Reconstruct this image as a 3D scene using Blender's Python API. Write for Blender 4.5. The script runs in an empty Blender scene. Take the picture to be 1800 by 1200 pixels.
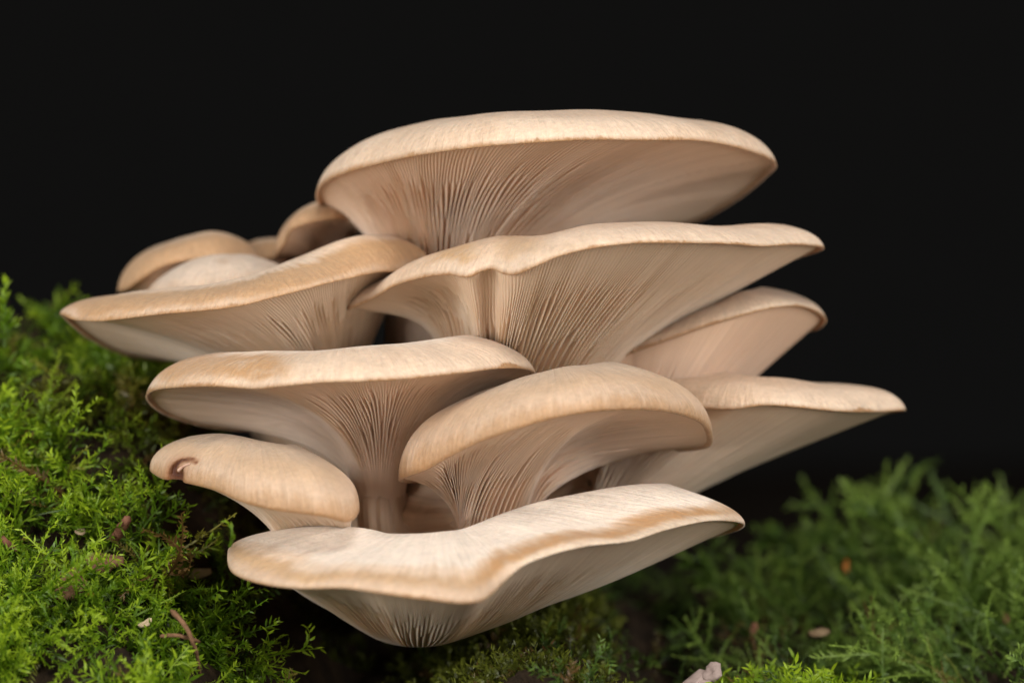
import bpy, math, random
import numpy as np
from mathutils import Vector, noise as mnoise

SC = bpy.context.scene
COL = SC.collection
rng = np.random.default_rng(7)
random.seed(7)

# ------------------------------------------------------------------ camera
CAM_D = 0.70           # metres from lens to the middle of the cluster (y = 0)
FW = 0.24              # width of the frame at that distance
CZ = 0.12              # height of the lens
PX = FW / 1800.0       # metres per photograph pixel at y = 0
cam = bpy.data.cameras.new("camera")
cam.sensor_width = 36.0
cam.lens = 36.0 * CAM_D / FW
cam.clip_start = 0.02
cam.clip_end = 50
cam.dof.use_dof = True
cam.dof.focus_distance = 0.672
cam.dof.aperture_fstop = 6.7
camo = bpy.data.objects.new("camera", cam)
camo.location = (0, -CAM_D, CZ)
camo.rotation_euler = (math.radians(90), 0, 0)
COL.objects.link(camo)
SC.camera = camo

# ------------------------------------------------------------------ light
world = bpy.data.worlds.new("World")
SC.world = world
world.use_nodes = True
bg = world.node_tree.nodes["Background"]
bg.inputs[0].default_value = (0.95, 0.97, 1.0, 1)
bg.inputs[1].default_value = 0.06


def area(name, loc, target, size, power, col):
    l = bpy.data.lights.new(name, 'AREA')
    l.shape = 'RECTANGLE'
    l.size, l.size_y = size
    l.energy = power
    l.color = col
    o = bpy.data.objects.new(name, l)
    o.location = loc
    o.rotation_euler = (Vector(target) - Vector(loc)).to_track_quat('-Z', 'Y').to_euler()
    COL.objects.link(o)
    return o


area("key_softbox", (0.06, -0.44, 0.68), (0, 0, 0.10), (0.36, 0.30), 3.9, (1.0, 0.96, 0.90))
area("left_softbox", (-0.62, -0.52, 0.20), (0, 0, 0.12), (0.30, 0.40), 6.4, (1.0, 0.96, 0.90))
area("right_softbox", (0.60, -0.56, 0.27), (0, 0, 0.12), (0.30, 0.40), 5.8, (1.0, 0.955, 0.90))

SC.view_settings.view_transform = 'Standard'
SC.view_settings.look = 'None'
SC.view_settings.exposure = 0.0
SC.view_settings.gamma = 1.0


# ------------------------------------------------------------------ helpers
def W(x, y, d):
    """photograph pixel + depth in cm -> world point"""
    d = np.asarray(d, float) * 0.01
    s = (CAM_D + d) / CAM_D * PX
    return np.stack([(np.asarray(x, float) - 900) * s, d + 0 * s,
                     CZ + (600 - np.asarray(y, float)) * s], -1)


def sstep(a, b, x):
    t = np.clip((x - a) / (b - a), 0, 1)
    return t * t * (3 - 2 * t)


def nrm(v):
    return v / np.maximum(np.linalg.norm(v, axis=-1, keepdims=True), 1e-12)


def mesh_np(name, V, F, mat, parent=None, uv=None, col=None, smooth=True):
    me = bpy.data.meshes.new(name)
    V = np.asarray(V, np.float32)
    F = np.asarray(F, np.int32)
    n, k = F.shape
    me.vertices.add(len(V))
    me.vertices.foreach_set("co", V.ravel())
    me.loops.add(n * k)
    me.loops.foreach_set("vertex_index", F.ravel())
    me.polygons.add(n)
    me.polygons.foreach_set("loop_start", np.arange(0, n * k, k, dtype=np.int32))
    me.polygons.foreach_set("loop_total", np.full(n, k, np.int32))
    me.polygons.foreach_set("use_smooth", np.full(n, smooth, bool))
    if uv is not None:
        l = me.uv_layers.new(name="UVMap")
        l.data.foreach_set("uv", np.asarray(uv, np.float32)[F.ravel()].ravel())
    if col is not None:
        a = me.color_attributes.new("tint", 'FLOAT_COLOR', 'POINT')
        a.data.foreach_set("color", np.asarray(col, np.float32).ravel())
    me.update()
    me.validate()
    me.materials.append(mat)
    o = bpy.data.objects.new(name, me)
    COL.objects.link(o)
    if parent is not None:
        o.parent = parent
        o.matrix_parent_inverse.identity()
        o.location = -parent.location
    return o


def grid_faces(nu, nv, close_u=True, flip=False):
    """vertices indexed [i*nv + j], i along u (closed), j along v"""
    i = np.arange(nu if close_u else nu - 1)
    j = np.arange(nv - 1)
    I, J = np.meshgrid(i, j, indexing='ij')
    I2 = (I + 1) % nu
    f = np.stack([I * nv + J, I2 * nv + J, I2 * nv + J + 1, I * nv + J + 1], -1).reshape(-1, 4)
    return f[:, ::-1] if flip else f


def empty(name, loc, label, cat, group=None):
    o = bpy.data.objects.new(name, None)
    o.empty_display_size = 0.005
    o.location = Vector([float(c) for c in loc])
    COL.objects.link(o)
    o["label"] = label
    o["category"] = cat
    if group:
        o["group"] = group
    return o


def tag(o, label, cat, group=None):
    o["label"] = label
    o["category"] = cat
    if group:
        o["group"] = group
    return o


# periodic smooth noise along a closed loop
def loopnoise(u, n, amp, seed):
    r = np.random.default_rng(seed)
    out = np.zeros_like(u)
    for k in range(2, n):
        out += r.normal() * np.sin(2 * np.pi * k * u + r.uniform(0, 6.28)) / k ** 0.6
    return amp * out / math.sqrt(n)


# ------------------------------------------------------------------ materials
def new_mat(name):
    m = bpy.data.materials.new(name)
    m.use_nodes = True
    nt = m.node_tree
    b = nt.nodes["Principled BSDF"]
    return m, nt, b


def N(nt, kind, **kw):
    n = nt.nodes.new(kind)
    for k, v in kw.items():
        if k.startswith("i_"):
            n.inputs[k[2:].replace("_", " ")].default_value = v
        else:
            setattr(n, k, v)
    return n


def ramp(nt, fac, stops, interp='EASE'):
    n = nt.nodes.new("ShaderNodeValToRGB")
    n.color_ramp.interpolation = interp
    e = n.color_ramp.elements
    while len(e) > 1:
        e.remove(e[-1])
    e[0].position = stops[0][0]
    e[0].color = (*stops[0][1], 1)
    for p, c in stops[1:]:
        q = e.new(p)
        q.color = (*c, 1)
    nt.links.new(fac, n.inputs[0])
    return n.outputs[0]


def mixc(nt, fac, a, b, mode='MIX'):
    n = nt.nodes.new("ShaderNodeMix")
    n.data_type = 'RGBA'
    n.blend_type = mode
    for s, v in ((n.inputs[0], fac), (n.inputs[6], a), (n.inputs[7], b)):
        if isinstance(v, (int, float)):
            s.default_value = v
        elif isinstance(v, tuple):
            s.default_value = (*v, 1)
        else:
            nt.links.new(v, s)
    return n.outputs[2]


def math_n(nt, op, a, b=None):
    n = nt.nodes.new("ShaderNodeMath")
    n.operation = op
    for s, v in ((n.inputs[0], a), (n.inputs[1], b)):
        if v is None:
            continue
        if isinstance(v, (int, float)):
            s.default_value = v
        else:
            nt.links.new(v, s)
    return n.outputs[0]


def cap_mat(name, stops, blot=(0.62, 0.42, 0.24), blot_amt=0.5, seed=0.0, spots=False, zone=1.0, stains=()):
    """stops: colour over v (0 rim edge, 0.5 crest, 1 centre)"""
    m, nt, b = new_mat(name)
    L = nt.links.new
    uv = N(nt, "ShaderNodeUVMap")
    sep = N(nt, "ShaderNodeSeparateXYZ")
    L(uv.outputs[0], sep.inputs[0])
    tc = N(nt, "ShaderNodeTexCoord")
    mp = N(nt, "ShaderNodeMapping")
    mp.inputs['Location'].default_value = (seed * 3.1, seed * 1.7, seed)
    L(tc.outputs['Object'], mp.inputs[0])
    big = N(nt, "ShaderNodeTexNoise", i_Scale=30.0, i_Detail=5.0, i_Roughness=0.62)
    L(mp.outputs[0], big.inputs['Vector'])
    mpu = N(nt, "ShaderNodeMapping")
    mpu.inputs['Scale'].default_value = (170, 3.5, 1)
    mpu.inputs['Location'].default_value = (seed * 7.7, seed, 0)
    L(uv.outputs[0], mpu.inputs[0])
    streak = N(nt, "ShaderNodeTexNoise", i_Scale=1.0, i_Detail=4.0, i_Roughness=0.65)
    L(mpu.outputs[0], streak.inputs['Vector'])
    mpw = N(nt, "ShaderNodeMapping")
    mpw.inputs['Scale'].default_value = (26, 1.6, 1)
    mpw.inputs['Location'].default_value = (seed * 2.2, seed, 0)
    L(uv.outputs[0], mpw.inputs[0])
    wide = N(nt, "ShaderNodeTexNoise", i_Scale=1.0, i_Detail=3.0, i_Roughness=0.6)
    L(mpw.outputs[0], wide.inputs['Vector'])
    midn = N(nt, "ShaderNodeTexNoise", i_Scale=170.0, i_Detail=4.0, i_Roughness=0.7)
    L(mp.outputs[0], midn.inputs['Vector'])
    # v shifted by noise so that zone borders wander
    sh = math_n(nt, 'MULTIPLY', math_n(nt, 'SUBTRACT', big.outputs[0], 0.5), 0.13 * zone)
    sh2 = math_n(nt, 'MULTIPLY', math_n(nt, 'SUBTRACT', streak.outputs[0], 0.5), 0.10 * zone)
    sh3 = math_n(nt, 'MULTIPLY', math_n(nt, 'SUBTRACT', wide.outputs[0], 0.5), 0.22 * zone)
    v = math_n(nt, 'ADD', math_n(nt, 'ADD', math_n(nt, 'ADD', sep.outputs[1], sh), sh2), sh3)
    base = ramp(nt, v, stops)
    er = N(nt, "ShaderNodeMapRange")
    er.inputs[1].default_value = 0.060
    er.inputs[2].default_value = 0.012
    er.inputs[4].default_value = 0.85
    L(math_n(nt, 'ADD', sep.outputs[1], math_n(nt, 'MULTIPLY', sh3, 0.10)), er.inputs[0])
    base = mixc(nt, er.outputs[0], base, EDGE)
    bf = N(nt, "ShaderNodeMapRange")
    bf.inputs[1].default_value = 0.46
    bf.inputs[2].default_value = 0.70
    bf.inputs[4].default_value = blot_amt
    L(big.outputs[0], bf.inputs[0])
    c = mixc(nt, bf.outputs[0], base, blot)
    sepo = N(nt, "ShaderNodeSeparateXYZ")
    L(tc.outputs['Object'], sepo.inputs[0])

    def window(val, lo, hi, soft):
        a_ = N(nt, "ShaderNodeMapRange", interpolation_type='SMOOTHSTEP')
        a_.inputs[1].default_value, a_.inputs[2].default_value = lo - soft, lo + soft
        b_ = N(nt, "ShaderNodeMapRange", interpolation_type='SMOOTHSTEP')
        b_.inputs[1].default_value, b_.inputs[2].default_value = hi + soft, hi - soft
        L(val, a_.inputs[0])
        L(val, b_.inputs[0])
        return math_n(nt, 'MULTIPLY', a_.outputs[0], b_.outputs[0])
    for (x0, x1, v0, v1, scol, samt) in stains:
        xs = math_n(nt, 'ADD', sepo.outputs[0], math_n(nt, 'MULTIPLY', math_n(nt, 'SUBTRACT', big.outputs[0], 0.5), 0.022))
        k_ = math_n(nt, 'MULTIPLY', window(xs, (x0 - 900) * PX, (x1 - 900) * PX, 0.004), window(v, v0, v1, 0.05))
        nz = N(nt, "ShaderNodeMapRange")
        nz.inputs[1].default_value, nz.inputs[2].default_value = 0.30, 0.55
        nz.inputs[3].default_value = 0.45
        L(midn.outputs[0], nz.inputs[0])
        k_ = math_n(nt, 'MULTIPLY', math_n(nt, 'MULTIPLY', k_, nz.outputs[0]), samt)
        c = mixc(nt, k_, c, scol)
    sf = N(nt, "ShaderNodeMapRange")
    sf.inputs[1].default_value = 0.35
    sf.inputs[2].default_value = 0.72
    sf.inputs[3].default_value = 0.92
    sf.inputs[4].default_value = 1.08
    L(streak.outputs[0], sf.inputs[0])
    c = mixc(nt, 1.0, c, sf.outputs[0], 'MULTIPLY')
    mf = N(nt, "ShaderNodeMapRange")
    mf.inputs[1].default_value = 0.32
    mf.inputs[2].default_value = 0.68
    mf.inputs[3].default_value = 0.90
    mf.inputs[4].default_value = 1.09
    L(midn.outputs[0], mf.inputs[0])
    c = mixc(nt, 1.0, c, mf.outputs[0], 'MULTIPLY')
    fine = N(nt, "ShaderNodeTexNoise", i_Scale=900.0, i_Detail=3.0, i_Roughness=0.6)
    L(tc.outputs['Object'], fine.inputs['Vector'])
    ff = N(nt, "ShaderNodeMapRange")
    ff.inputs[1].default_value = 0.3
    ff.inputs[2].default_value = 0.7
    ff.inputs[3].default_value = 0.91
    ff.inputs[4].default_value = 1.06
    L(fine.outputs[0], ff.inputs[0])
    c = mixc(nt, 1.0, c, ff.outputs[0], 'MULTIPLY')
    if spots:
        vo = N(nt, "ShaderNodeTexVoronoi", i_Scale=150.0)
        L(tc.outputs['Object'], vo.inputs['Vector'])
        sp = N(nt, "ShaderNodeMapRange")
        sp.inputs[1].default_value = 0.34
        sp.inputs[2].default_value = 0.18
        sp.inputs[4].default_value = 0.35
        L(vo.outputs[0], sp.inputs[0])
        c = mixc(nt, sp.outputs[0], c, (0.42, 0.27, 0.17))
    L(c, b.inputs['Base Color'])
    b.inputs['Roughness'].default_value = 0.5
    b.inputs['Specular IOR Level'].default_value = 0.32
    b.inputs['Subsurface Weight'].default_value = 0.18
    b.inputs['Subsurface Radius'].default_value = (0.0042, 0.0022, 0.0012)
    b.inputs['Subsurface Scale'].default_value = 1.0
    b.inputs['Sheen Weight'].default_value = 0.12
    b.inputs['Sheen Roughness'].default_value = 0.5
    bmp = N(nt, "ShaderNodeBump", i_Strength=0.7, i_Distance=0.0008)
    hh = math_n(nt, 'ADD', math_n(nt, 'MULTIPLY', fine.outputs[0], 0.5), streak.outputs[0])
    L(hh, bmp.inputs['Height'])
    L(bmp.outputs[0], b.inputs['Normal'])
    return m


def flesh_mat(name, col, col2, rough=0.6, scale=60.0, sss=0.22, streak=True, edge=None, blend=None):
    m, nt, b = new_mat(name)
    L = nt.links.new
    tc = N(nt, "ShaderNodeTexCoord")
    big = N(nt, "ShaderNodeTexNoise", i_Scale=scale, i_Detail=4.0, i_Roughness=0.6)
    L(tc.outputs['Object'], big.inputs['Vector'])
    mr = N(nt, "ShaderNodeMapRange")
    mr.inputs[1].default_value = 0.35
    mr.inputs[2].default_value = 0.68
    L(big.outputs[0], mr.inputs[0])
    c = mixc(nt, mr.outputs[0], col, col2)
    fine = N(nt, "ShaderNodeTexNoise", i_Scale=700.0, i_Detail=2.0)
    L(tc.outputs['Object'], fine.inputs['Vector'])
    h = fine.outputs[0]
    if streak:
        uv = N(nt, "ShaderNodeUVMap")
        mpu = N(nt, "ShaderNodeMapping")
        mpu.inputs['Scale'].default_value = (300, 2.0, 1)
        L(uv.outputs[0], mpu.inputs[0])
        st = N(nt, "ShaderNodeTexNoise", i_Scale=1.0, i_Detail=3.0)
        L(mpu.outputs[0], st.inputs['Vector'])
        sf = N(nt, "ShaderNodeMapRange")
        sf.inputs[1].default_value = 0.3
        sf.inputs[2].default_value = 0.7
        sf.inputs[3].default_value = 0.86
        sf.inputs[4].default_value = 1.10
        L(st.outputs[0], sf.inputs[0])
        c = mixc(nt, 1.0, c, sf.outputs[0], 'MULTIPLY')
        h = math_n(nt, 'ADD', math_n(nt, 'MULTIPLY', h, 0.4), st.outputs[0])
        if blend:
            sep = N(nt, "ShaderNodeSeparateXYZ")
            L(uv.outputs[0], sep.inputs[0])
            ef = N(nt, "ShaderNodeMapRange")
            ef.inputs[1].default_value = 0.75
            ef.inputs[2].default_value = 0.04
            ef.inputs[4].default_value = 1.0
            L(sep.outputs[1], ef.inputs[0])
            c = mixc(nt, ef.outputs[0], c, blend)
        if edge:
            sep = N(nt, "ShaderNodeSeparateXYZ")
            L(uv.outputs[0], sep.inputs[0])
            ef = N(nt, "ShaderNodeMapRange")
            ef.inputs[1].default_value = 0.42
            ef.inputs[2].default_value = 0.0
            ef.inputs[4].default_value = 0.85
            L(sep.outputs[1], ef.inputs[0])
            c = mixc(nt, ef.outputs[0], c, edge)
    L(c, b.inputs['Base Color'])
    b.inputs['Roughness'].default_value = rough
    b.inputs['Specular IOR Level'].default_value = 0.25
    b.inputs['Subsurface Weight'].default_value = sss
    b.inputs['Subsurface Radius'].default_value = (0.003, 0.0015, 0.0008)
    b.inputs['Subsurface Scale'].default_value = 1.0
    bmp = N(nt, "ShaderNodeBump", i_Strength=0.3, i_Distance=0.0004)
    L(h, bmp.inputs['Height'])
    L(bmp.outputs[0], b.inputs['Normal'])
    return m


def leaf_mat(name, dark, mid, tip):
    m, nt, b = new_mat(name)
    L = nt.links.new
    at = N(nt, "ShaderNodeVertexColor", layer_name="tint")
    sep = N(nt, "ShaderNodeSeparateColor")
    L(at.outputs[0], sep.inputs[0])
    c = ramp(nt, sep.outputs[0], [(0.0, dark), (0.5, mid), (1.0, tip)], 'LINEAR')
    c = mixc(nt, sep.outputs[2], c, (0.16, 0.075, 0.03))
    L(c, b.inputs['Base Color'])
    b.inputs['Roughness'].default_value = 0.42
    b.inputs['Specular IOR Level'].default_value = 0.35
    tr = N(nt, "ShaderNodeBsdfTranslucent")
    L(c, tr.inputs[0])
    mx = N(nt, "ShaderNodeMixShader")
    mx.inputs[0].default_value = 0.38
    L(b.outputs[0], mx.inputs[1])
    L(tr.outputs[0], mx.inputs[2])
    L(mx.outputs[0], nt.nodes["Material Output"].inputs[0])
    return m


def plain_mat(name, c1, c2, scale, rough=0.8, bump=0.5, dist=0.001):
    m, nt, b = new_mat(name)
    L = nt.links.new
    tc = N(nt, "ShaderNodeTexCoord")
    n = N(nt, "ShaderNodeTexNoise", i_Scale=scale, i_Detail=6.0, i_Roughness=0.65)
    L(tc.outputs['Object'], n.inputs['Vector'])
    c = ramp(nt, n.outputs[0], [(0.3, c1), (0.7, c2)], 'LINEAR')
    L(c, b.inputs['Base Color'])
    b.inputs['Roughness'].default_value = rough
    b.inputs['Specular IOR Level'].default_value = 0.2
    bmp = N(nt, "ShaderNodeBump", i_Strength=bump, i_Distance=dist)
    L(n.outputs[0], bmp.inputs['Height'])
    L(bmp.outputs[0], b.inputs['Normal'])
    return m


# ------------------------------------------------------------------ backdrop
mb = plain_mat("black_cloth", (0.028, 0.028, 0.028), (0.031, 0.031, 0.031), 30, 1.0, 0.1)
mb.node_tree.nodes["Principled BSDF"].inputs['Specular IOR Level'].default_value = 0.0
ang = np.linspace(math.radians(-62), math.radians(62), 49)
zs = np.linspace(-0.6, 2.2, 15)
V = np.array([[3.0 * math.sin(a), -0.7 + 3.0 * math.cos(a), z] for a in ang for z in zs])
bd = mesh_np("backdrop", V, grid_faces(len(ang), len(zs), False), mb)
bd["kind"] = "structure"

# ------------------------------------------------------------------ ground
_lx = np.array([-400, -200, 0, 100, 200, 260, 330, 420, 520, 620, 720, 800, 900, 1000, 1100, 1200, 1300, 1440, 1540, 1800, 2300.])
_ly = np.array([635, 648, 668, 668, 700, 745, 850, 985, 1130, 1225, 1215, 1175, 1120, 1125, 1215, 1275, 1232, 1226, 1262, 1200, 1120.])
_kx = np.array([-400, 0, 200, 330, 450, 620, 2300.])
_ky = np.array([75, 70, 62, 50, 34, 8, 3.])
_bx = np.array([-400, 0, 250, 330, 450, 600, 740, 860, 1000, 2300.])
_by = np.array([520, 575, 700, 800, 900, 930, 990, 1200, 1205, 1200.])


def ypx_ground(x, d):
    ridge = np.interp(x, _lx, _ly)
    back = np.interp(x, _bx, _by)
    ridge = ridge + (np.minimum(ridge, back) - ridge) * sstep(4.0, 7.0, d)
    y = ridge + np.interp(x, _kx, _ky) * np.clip(3.0 - d, 0, 40)
    right = sstep(820, 1050, x)
    y = y - right * 8.0 * np.clip(d, 0, 12)
    y = y + (1 - right) * 60 * np.clip(d - 8, 0, 12) + right * 14 * np.clip(d - 12, 0, 30)
    return np.minimum(y, 1750 + 0 * y)


_nseed = [(random.uniform(0, 6.28), random.uniform(0, 6.28), random.uniform(0, 6.28)) for _ in range(10)]


def lump(x, d):
    out = 0
    for k, (a, b_, c_) in enumerate(_nseed):
        f = 0.011 * 1.42 ** k
        out = out + (17 / 1.28 ** k) * np.sin(f * x * math.cos(a) + f * 75 * d * math.sin(a) + b_) * \
            np.sin(f * x * math.sin(a + 1.1) - f * 75 * d * math.cos(a + .7) + c_)
    return out


def ground_xyz(x, d):
    """x in photograph pixels at y = 0 scale, d in cm; returns world points"""
    y = ypx_ground(x, d) + lump(x, d)
    return np.stack([(x - 900) * PX, d * 0.01, CZ + (600 - y) * PX], -1)


gx = np.concatenate([np.linspace(-7000, -500, 14), np.linspace(-400, 2300, 240), np.linspace(2450, 9000, 14)])
gd = np.concatenate([np.linspace(-60, -17, 10), np.linspace(-16, 26, 190), np.linspace(30, 200, 20)])
GX, GD = np.meshgrid(gx, gd, indexing='ij')
soil = plain_mat("dark_forest_soil", (0.012, 0.008, 0.005), (0.045, 0.028, 0.015), 240, 0.95, 1.0, 0.002)
g = mesh_np("ground", ground_xyz(GX, GD).reshape(-1, 3), grid_faces(len(gx), len(gd), False), soil)
g["kind"] = "structure"


def ground_normal(x, d):
    e = 6.0
    p = ground_xyz(x, d)
    px = ground_xyz(x + e, d)
    pd = ground_xyz(x, d + e * PX * 100)
    n = nrm(np.cross(px - p, pd - p))
    return np.where(n[..., 2:3] < 0, -n, n)


def hit(px, py, d0=-14.0, d1=22.0):
    """where the sight line through a photograph pixel first meets the ground"""
    d = np.linspace(d0, d1, 1500)
    P = W(np.full_like(d, px), np.full_like(d, py), d)
    xx = P[:, 0] / PX + 900
    gz = ground_xyz(xx, d)[:, 2]
    k = np.argmax(P[:, 2] <= gz)
    return P[k], xx[k], d[k]


# ------------------------------------------------------------------ mushrooms
def hermite_loop(C, n):
    """periodic non-uniform interpolation of control rows C (m x k; first 3 columns set the spacing)"""
    m = len(C)
    seg = np.linalg.norm(np.roll(C[:, :3], -1, 0) - C[:, :3], axis=1) ** 0.75
    T = np.concatenate([[0], np.cumsum(seg)])
    h = seg
    hp = np.roll(seg, 1)
    d1 = (np.roll(C, -1, 0) - C) / h[:, None]
    d0 = np.roll(d1, 1, 0)
    tan = (d0 * h[:, None] + d1 * hp[:, None]) / (h + hp)[:, None]
    t = np.linspace(0, T[-1], n, endpoint=False)
    i = np.clip(np.searchsorted(T, t, side='right') - 1, 0, m - 1)
    u = ((t - T[i]) / h[i])[:, None]
    H = h[i][:, None]
    j = (i + 1) % m
    return (2 * u ** 3 - 3 * u ** 2 + 1) * C[i] + (u ** 3 - 2 * u ** 2 + u) * H * tan[i] + \
        (-2 * u ** 3 + 3 * u ** 2) * C[j] + (u ** 3 - u ** 2) * H * tan[j]


def bez3(a, b, c, t):
    return (1 - t) ** 2 * a + 2 * t * (1 - t) * b + t * t * c


def bez4(a, b, c, d, t):
    return (1 - t) ** 3 * a + 3 * t * (1 - t) ** 2 * b + 3 * t * t * (1 - t) * c + t ** 3 * d


GROUP = "oyster mushrooms growing in one overlapping cluster"


def mushroom(label, rim, top, centre, stem, capm, gillm, stemm, win=1.8, q=(0.14, 0.72), dip=0.6,
             back_drop=14, n0=90, hi=True, gp=(0.45, 0.22, 0.5), depth=0.0018, wob=0.00025, seed=1,
             rsx=1.0, axis_hint=None, base_round=0.0, fade=(0.66, 0.95), tex_rim=0.00011):
    base = W(*stem[-1][:3])
    root = empty("oyster_mushroom", base, label, "mushroom", GROUP)
    # --- control loop
    R0 = np.array([W(*r[:3]) for r in rim])
    wins = np.array([(r[3] if len(r) > 3 else win) for r in rim]) * 0.01
    flats = np.array([(r[4] if len(r) > 4 else 0.0) for r in rim])
    NR = 720
    C = hermite_loop(np.concatenate([R0, wins[:, None], flats[:, None]], 1), NR)
    flat = np.clip(C[:, 4:5], 0, 1)
    R, wn = C[:, :3].copy(), C[:, 3:4]
    cen = W(*centre)
    u = np.linspace(0, 1, NR, endpoint=False)
    R[:, 2] += loopnoise(u, 70, tex_rim, seed + 5)
    R[:, 1] += loopnoise(u, 50, tex_rim * 2, seed + 6)
    R[:, 0] += loopnoise(u, 50, tex_rim, seed + 7)
    inh = (cen - R) * np.array([1, 1, 0])
    dist = np.linalg.norm(inh, axis=1, keepdims=True)
    inh = inh / dist
    w = np.minimum(wn, dist * 0.62)
    K = R + inh * w
    # crest height: lies on the traced outline of the cap as seen in the photograph
    tx = np.array([p[0] for p in top], float)
    ty = np.array([p[1] for p in top], float)
    sc = (CAM_D + K[:, 1]) / CAM_D * PX
    kx = K[:, 0] / sc + 900
    xs_ = np.linspace(tx[0], tx[-1], 600)
    ys_ = np.interp(xs_, tx, ty)
    nk = max(5, int(600 * 46 / (tx[-1] - tx[0]))) | 1
    kk_ = np.hanning(nk + 2)[1:-1]
    kk_ /= kk_.sum()
    ys_ = np.convolve(np.concatenate([2 * ys_[0] - ys_[nk:0:-1], ys_, 2 * ys_[-1] - ys_[-2:-nk - 2:-1]]), kk_, 'same')[nk:-nk]
    ky = np.interp(kx, xs_, ys_)
    # only rows on the far side stay under the outline
    far = sstep(-0.002, 0.02, K[:, 1] - cen[1])
    K[:, 2] = CZ + (600 - ky - back_drop * far) * sc
    K[:, 2] = np.maximum(K[:, 2], R[:, 2] + 0.002)
    k3 = np.concatenate([K[-24:], K, K[:24]])
    ker = np.hanning(39)
    ker /= ker.sum()
    for c_ in range(3):
        K[:, c_] = np.convolve(k3[:, c_], ker, 'same')[24:-24]
    # --- cap
    NU = 480
    idx = (np.arange(NU) * NR // NU)
    Rc, Kc, ic = R[idx], K[idx], inh[idx]
    uc = np.arange(NU) / NU
    rows, vv = [], []
    lip_in = Rc + ic * 0.0012 + np.array([0, 0, 0.0006])
    rows.append(lip_in)
    vv.append(-0.02)
    rows.append(Rc + ic * 0.0003 - np.array([0, 0, 0.00012]))
    vv.append(0.0)
    Q = Rc + (Kc - Rc) * np.array([q[0], q[0], q[1]])
    Q = Q - ic * 0.0006
    for t in np.linspace(0, 1, 22)[0:]:
        rows.append(bez3(Rc, Q, Kc, t) - ic * 0.0003 * (1 - t))
        vv.append(0.01 + 0.49 * t)
    cz = np.array([cen[0], cen[1], K[:, 2].mean() - dip * 0.01])
    tang = nrm(Kc - Q)
    span = np.linalg.norm((cz - Kc)[:, :2], axis=1, keepdims=True)
    Q2 = Kc + tang * span * 0.35
    Q2[:, 2] = np.minimum(Q2[:, 2], Kc[:, 2] + 0.0004)
    Q3 = cz + (Kc - cz) * np.array([0.45, 0.45, 0.1])
    for t in np.linspace(0, 1, 18)[1:]:
        rows.append(bez4(Kc, Q2, Q3, np.broadcast_to(cz, Kc.shape), t * 0.985))
        vv.append(0.5 + 0.5 * t)
    P = np.stack(rows, 1)
    NV = P.shape[1]
    # gentle real undulation of the skin
    r2 = np.random.default_rng(seed)
    wv = np.zeros(P.shape[:2])
    for _ in range(14):
        kk = r2.normal(size=3) * 160
        wv += np.sin(P @ kk + r2.uniform(0, 6.28))
    att = sstep(0.02, 0.2, np.array(vv))
    P[..., 2] += wv * wob / 3.5 * att
    P[..., 1] += wv * wob / 5 * att
    UV = np.stack([np.broadcast_to(uc[:, None], (NU, NV)), np.broadcast_to(np.array(vv)[None], (NU, NV))], -1)
    # cap is closed in the middle by its last, tiny ring
    mesh_np("cap", P.reshape(-1, 3), grid_faces(NU, NV), capm, root, UV.reshape(-1, 2))
    # --- gills
    Sc = W(*stem[0][:3])
    rs = stem[0][3] * 0.01
    S1 = W(*stem[1][:3])
    axis = nrm(Sc - S1)
    if axis_hint is not None:
        axis = nrm(np.array(axis_hint, float))

    def ring_dir(Rr):
        dv = (Rr - Sc)
        dv[:, 2] *= 0.0
        dv = dv - (dv @ axis)[:, None] * axis
        return nrm(dv)
    dirs = ring_dir(R.copy())
    arc = np.linalg.norm(np.roll(R, -1, 0) - R, axis=1)
    angd = np.arccos(np.clip((dirs * np.roll(dirs, -1, 0)).sum(1), -1, 1))
    F = 0.55 * arc / arc.sum() + 0.45 * angd / max(angd.sum(), 1e-9)
    F = np.concatenate([[0], np.cumsum(F)])
    F /= F[-1]
    per_f, per_b = (24, 8) if hi else (10, 4)
    # sample positions in F
    samples = []
    for gidx in range(n0):
        f_mid = (gidx + 0.5) / n0
        k = np.searchsorted(F, f_mid) % NR
        per = per_f if dirs[k, 1] < 0.35 else per_b
        samples.append(gidx / n0 + np.arange(per) / per / n0)
    fs = np.concatenate(samples)
    pos = np.interp(fs, F, np.arange(NR + 1))
    i0 = np.floor(pos).astype(int) % NR
    i1 = (i0 + 1) % NR
    fr = (pos - np.floor(pos))[:, None]
    lp = lambda A: A[i0] * (1 - fr) + A[i1] * fr
    Rg, ig = lp(R), lp(inh)
    dg = ring_dir(Rg.copy())
    A0 = Rg + ig * 0.0011 + np.array([0, 0, 0.0005])
    ell = np.array([rsx, 1, 1])
    A3 = Sc + dg * rs * ell
    uneven = loopnoise(fs, 16, 1.0, seed + 77)
    if not base_round:
        A3 = A3 - axis * ((uneven + 0.5) * 0.0016)[:, None]
    dh = (A3 - Rg) * np.array([1, 1, 0])
    dz = (A3 - Rg) * np.array([0, 0, 1])
    fl = lp(flat)
    g0_ = gp[0] * (1 - fl) + 0.72 * fl
    g1_ = gp[1] * gp[0] * (1 - fl) + 0.06 * fl
    g2_ = gp[2] * (1 - fl) + 0.85 * fl
    A1 = A0 + dh * g0_ + dz * g1_
    A2 = A3 - dz * g2_ - dh * (gp[3] if len(gp) > 3 else 0.03)
    NT = 64 if hi else 26
    tt = np.linspace(0, 1, NT)
    G = bez4(A0[:, None], A1[:, None], A2[:, None], A3[:, None], tt[None, :, None])
    # normals
    du = np.roll(G, -1, 0) - np.roll(G, 1, 0)
    dv = np.gradient(G, axis=1)
    nn = nrm(np.cross(du, dv))
    if (nn[:, NT // 2] * (G[:, NT // 2] - (cz + np.array([0, 0, 0.03])))).sum() < 0:
        nn = -nn
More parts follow.
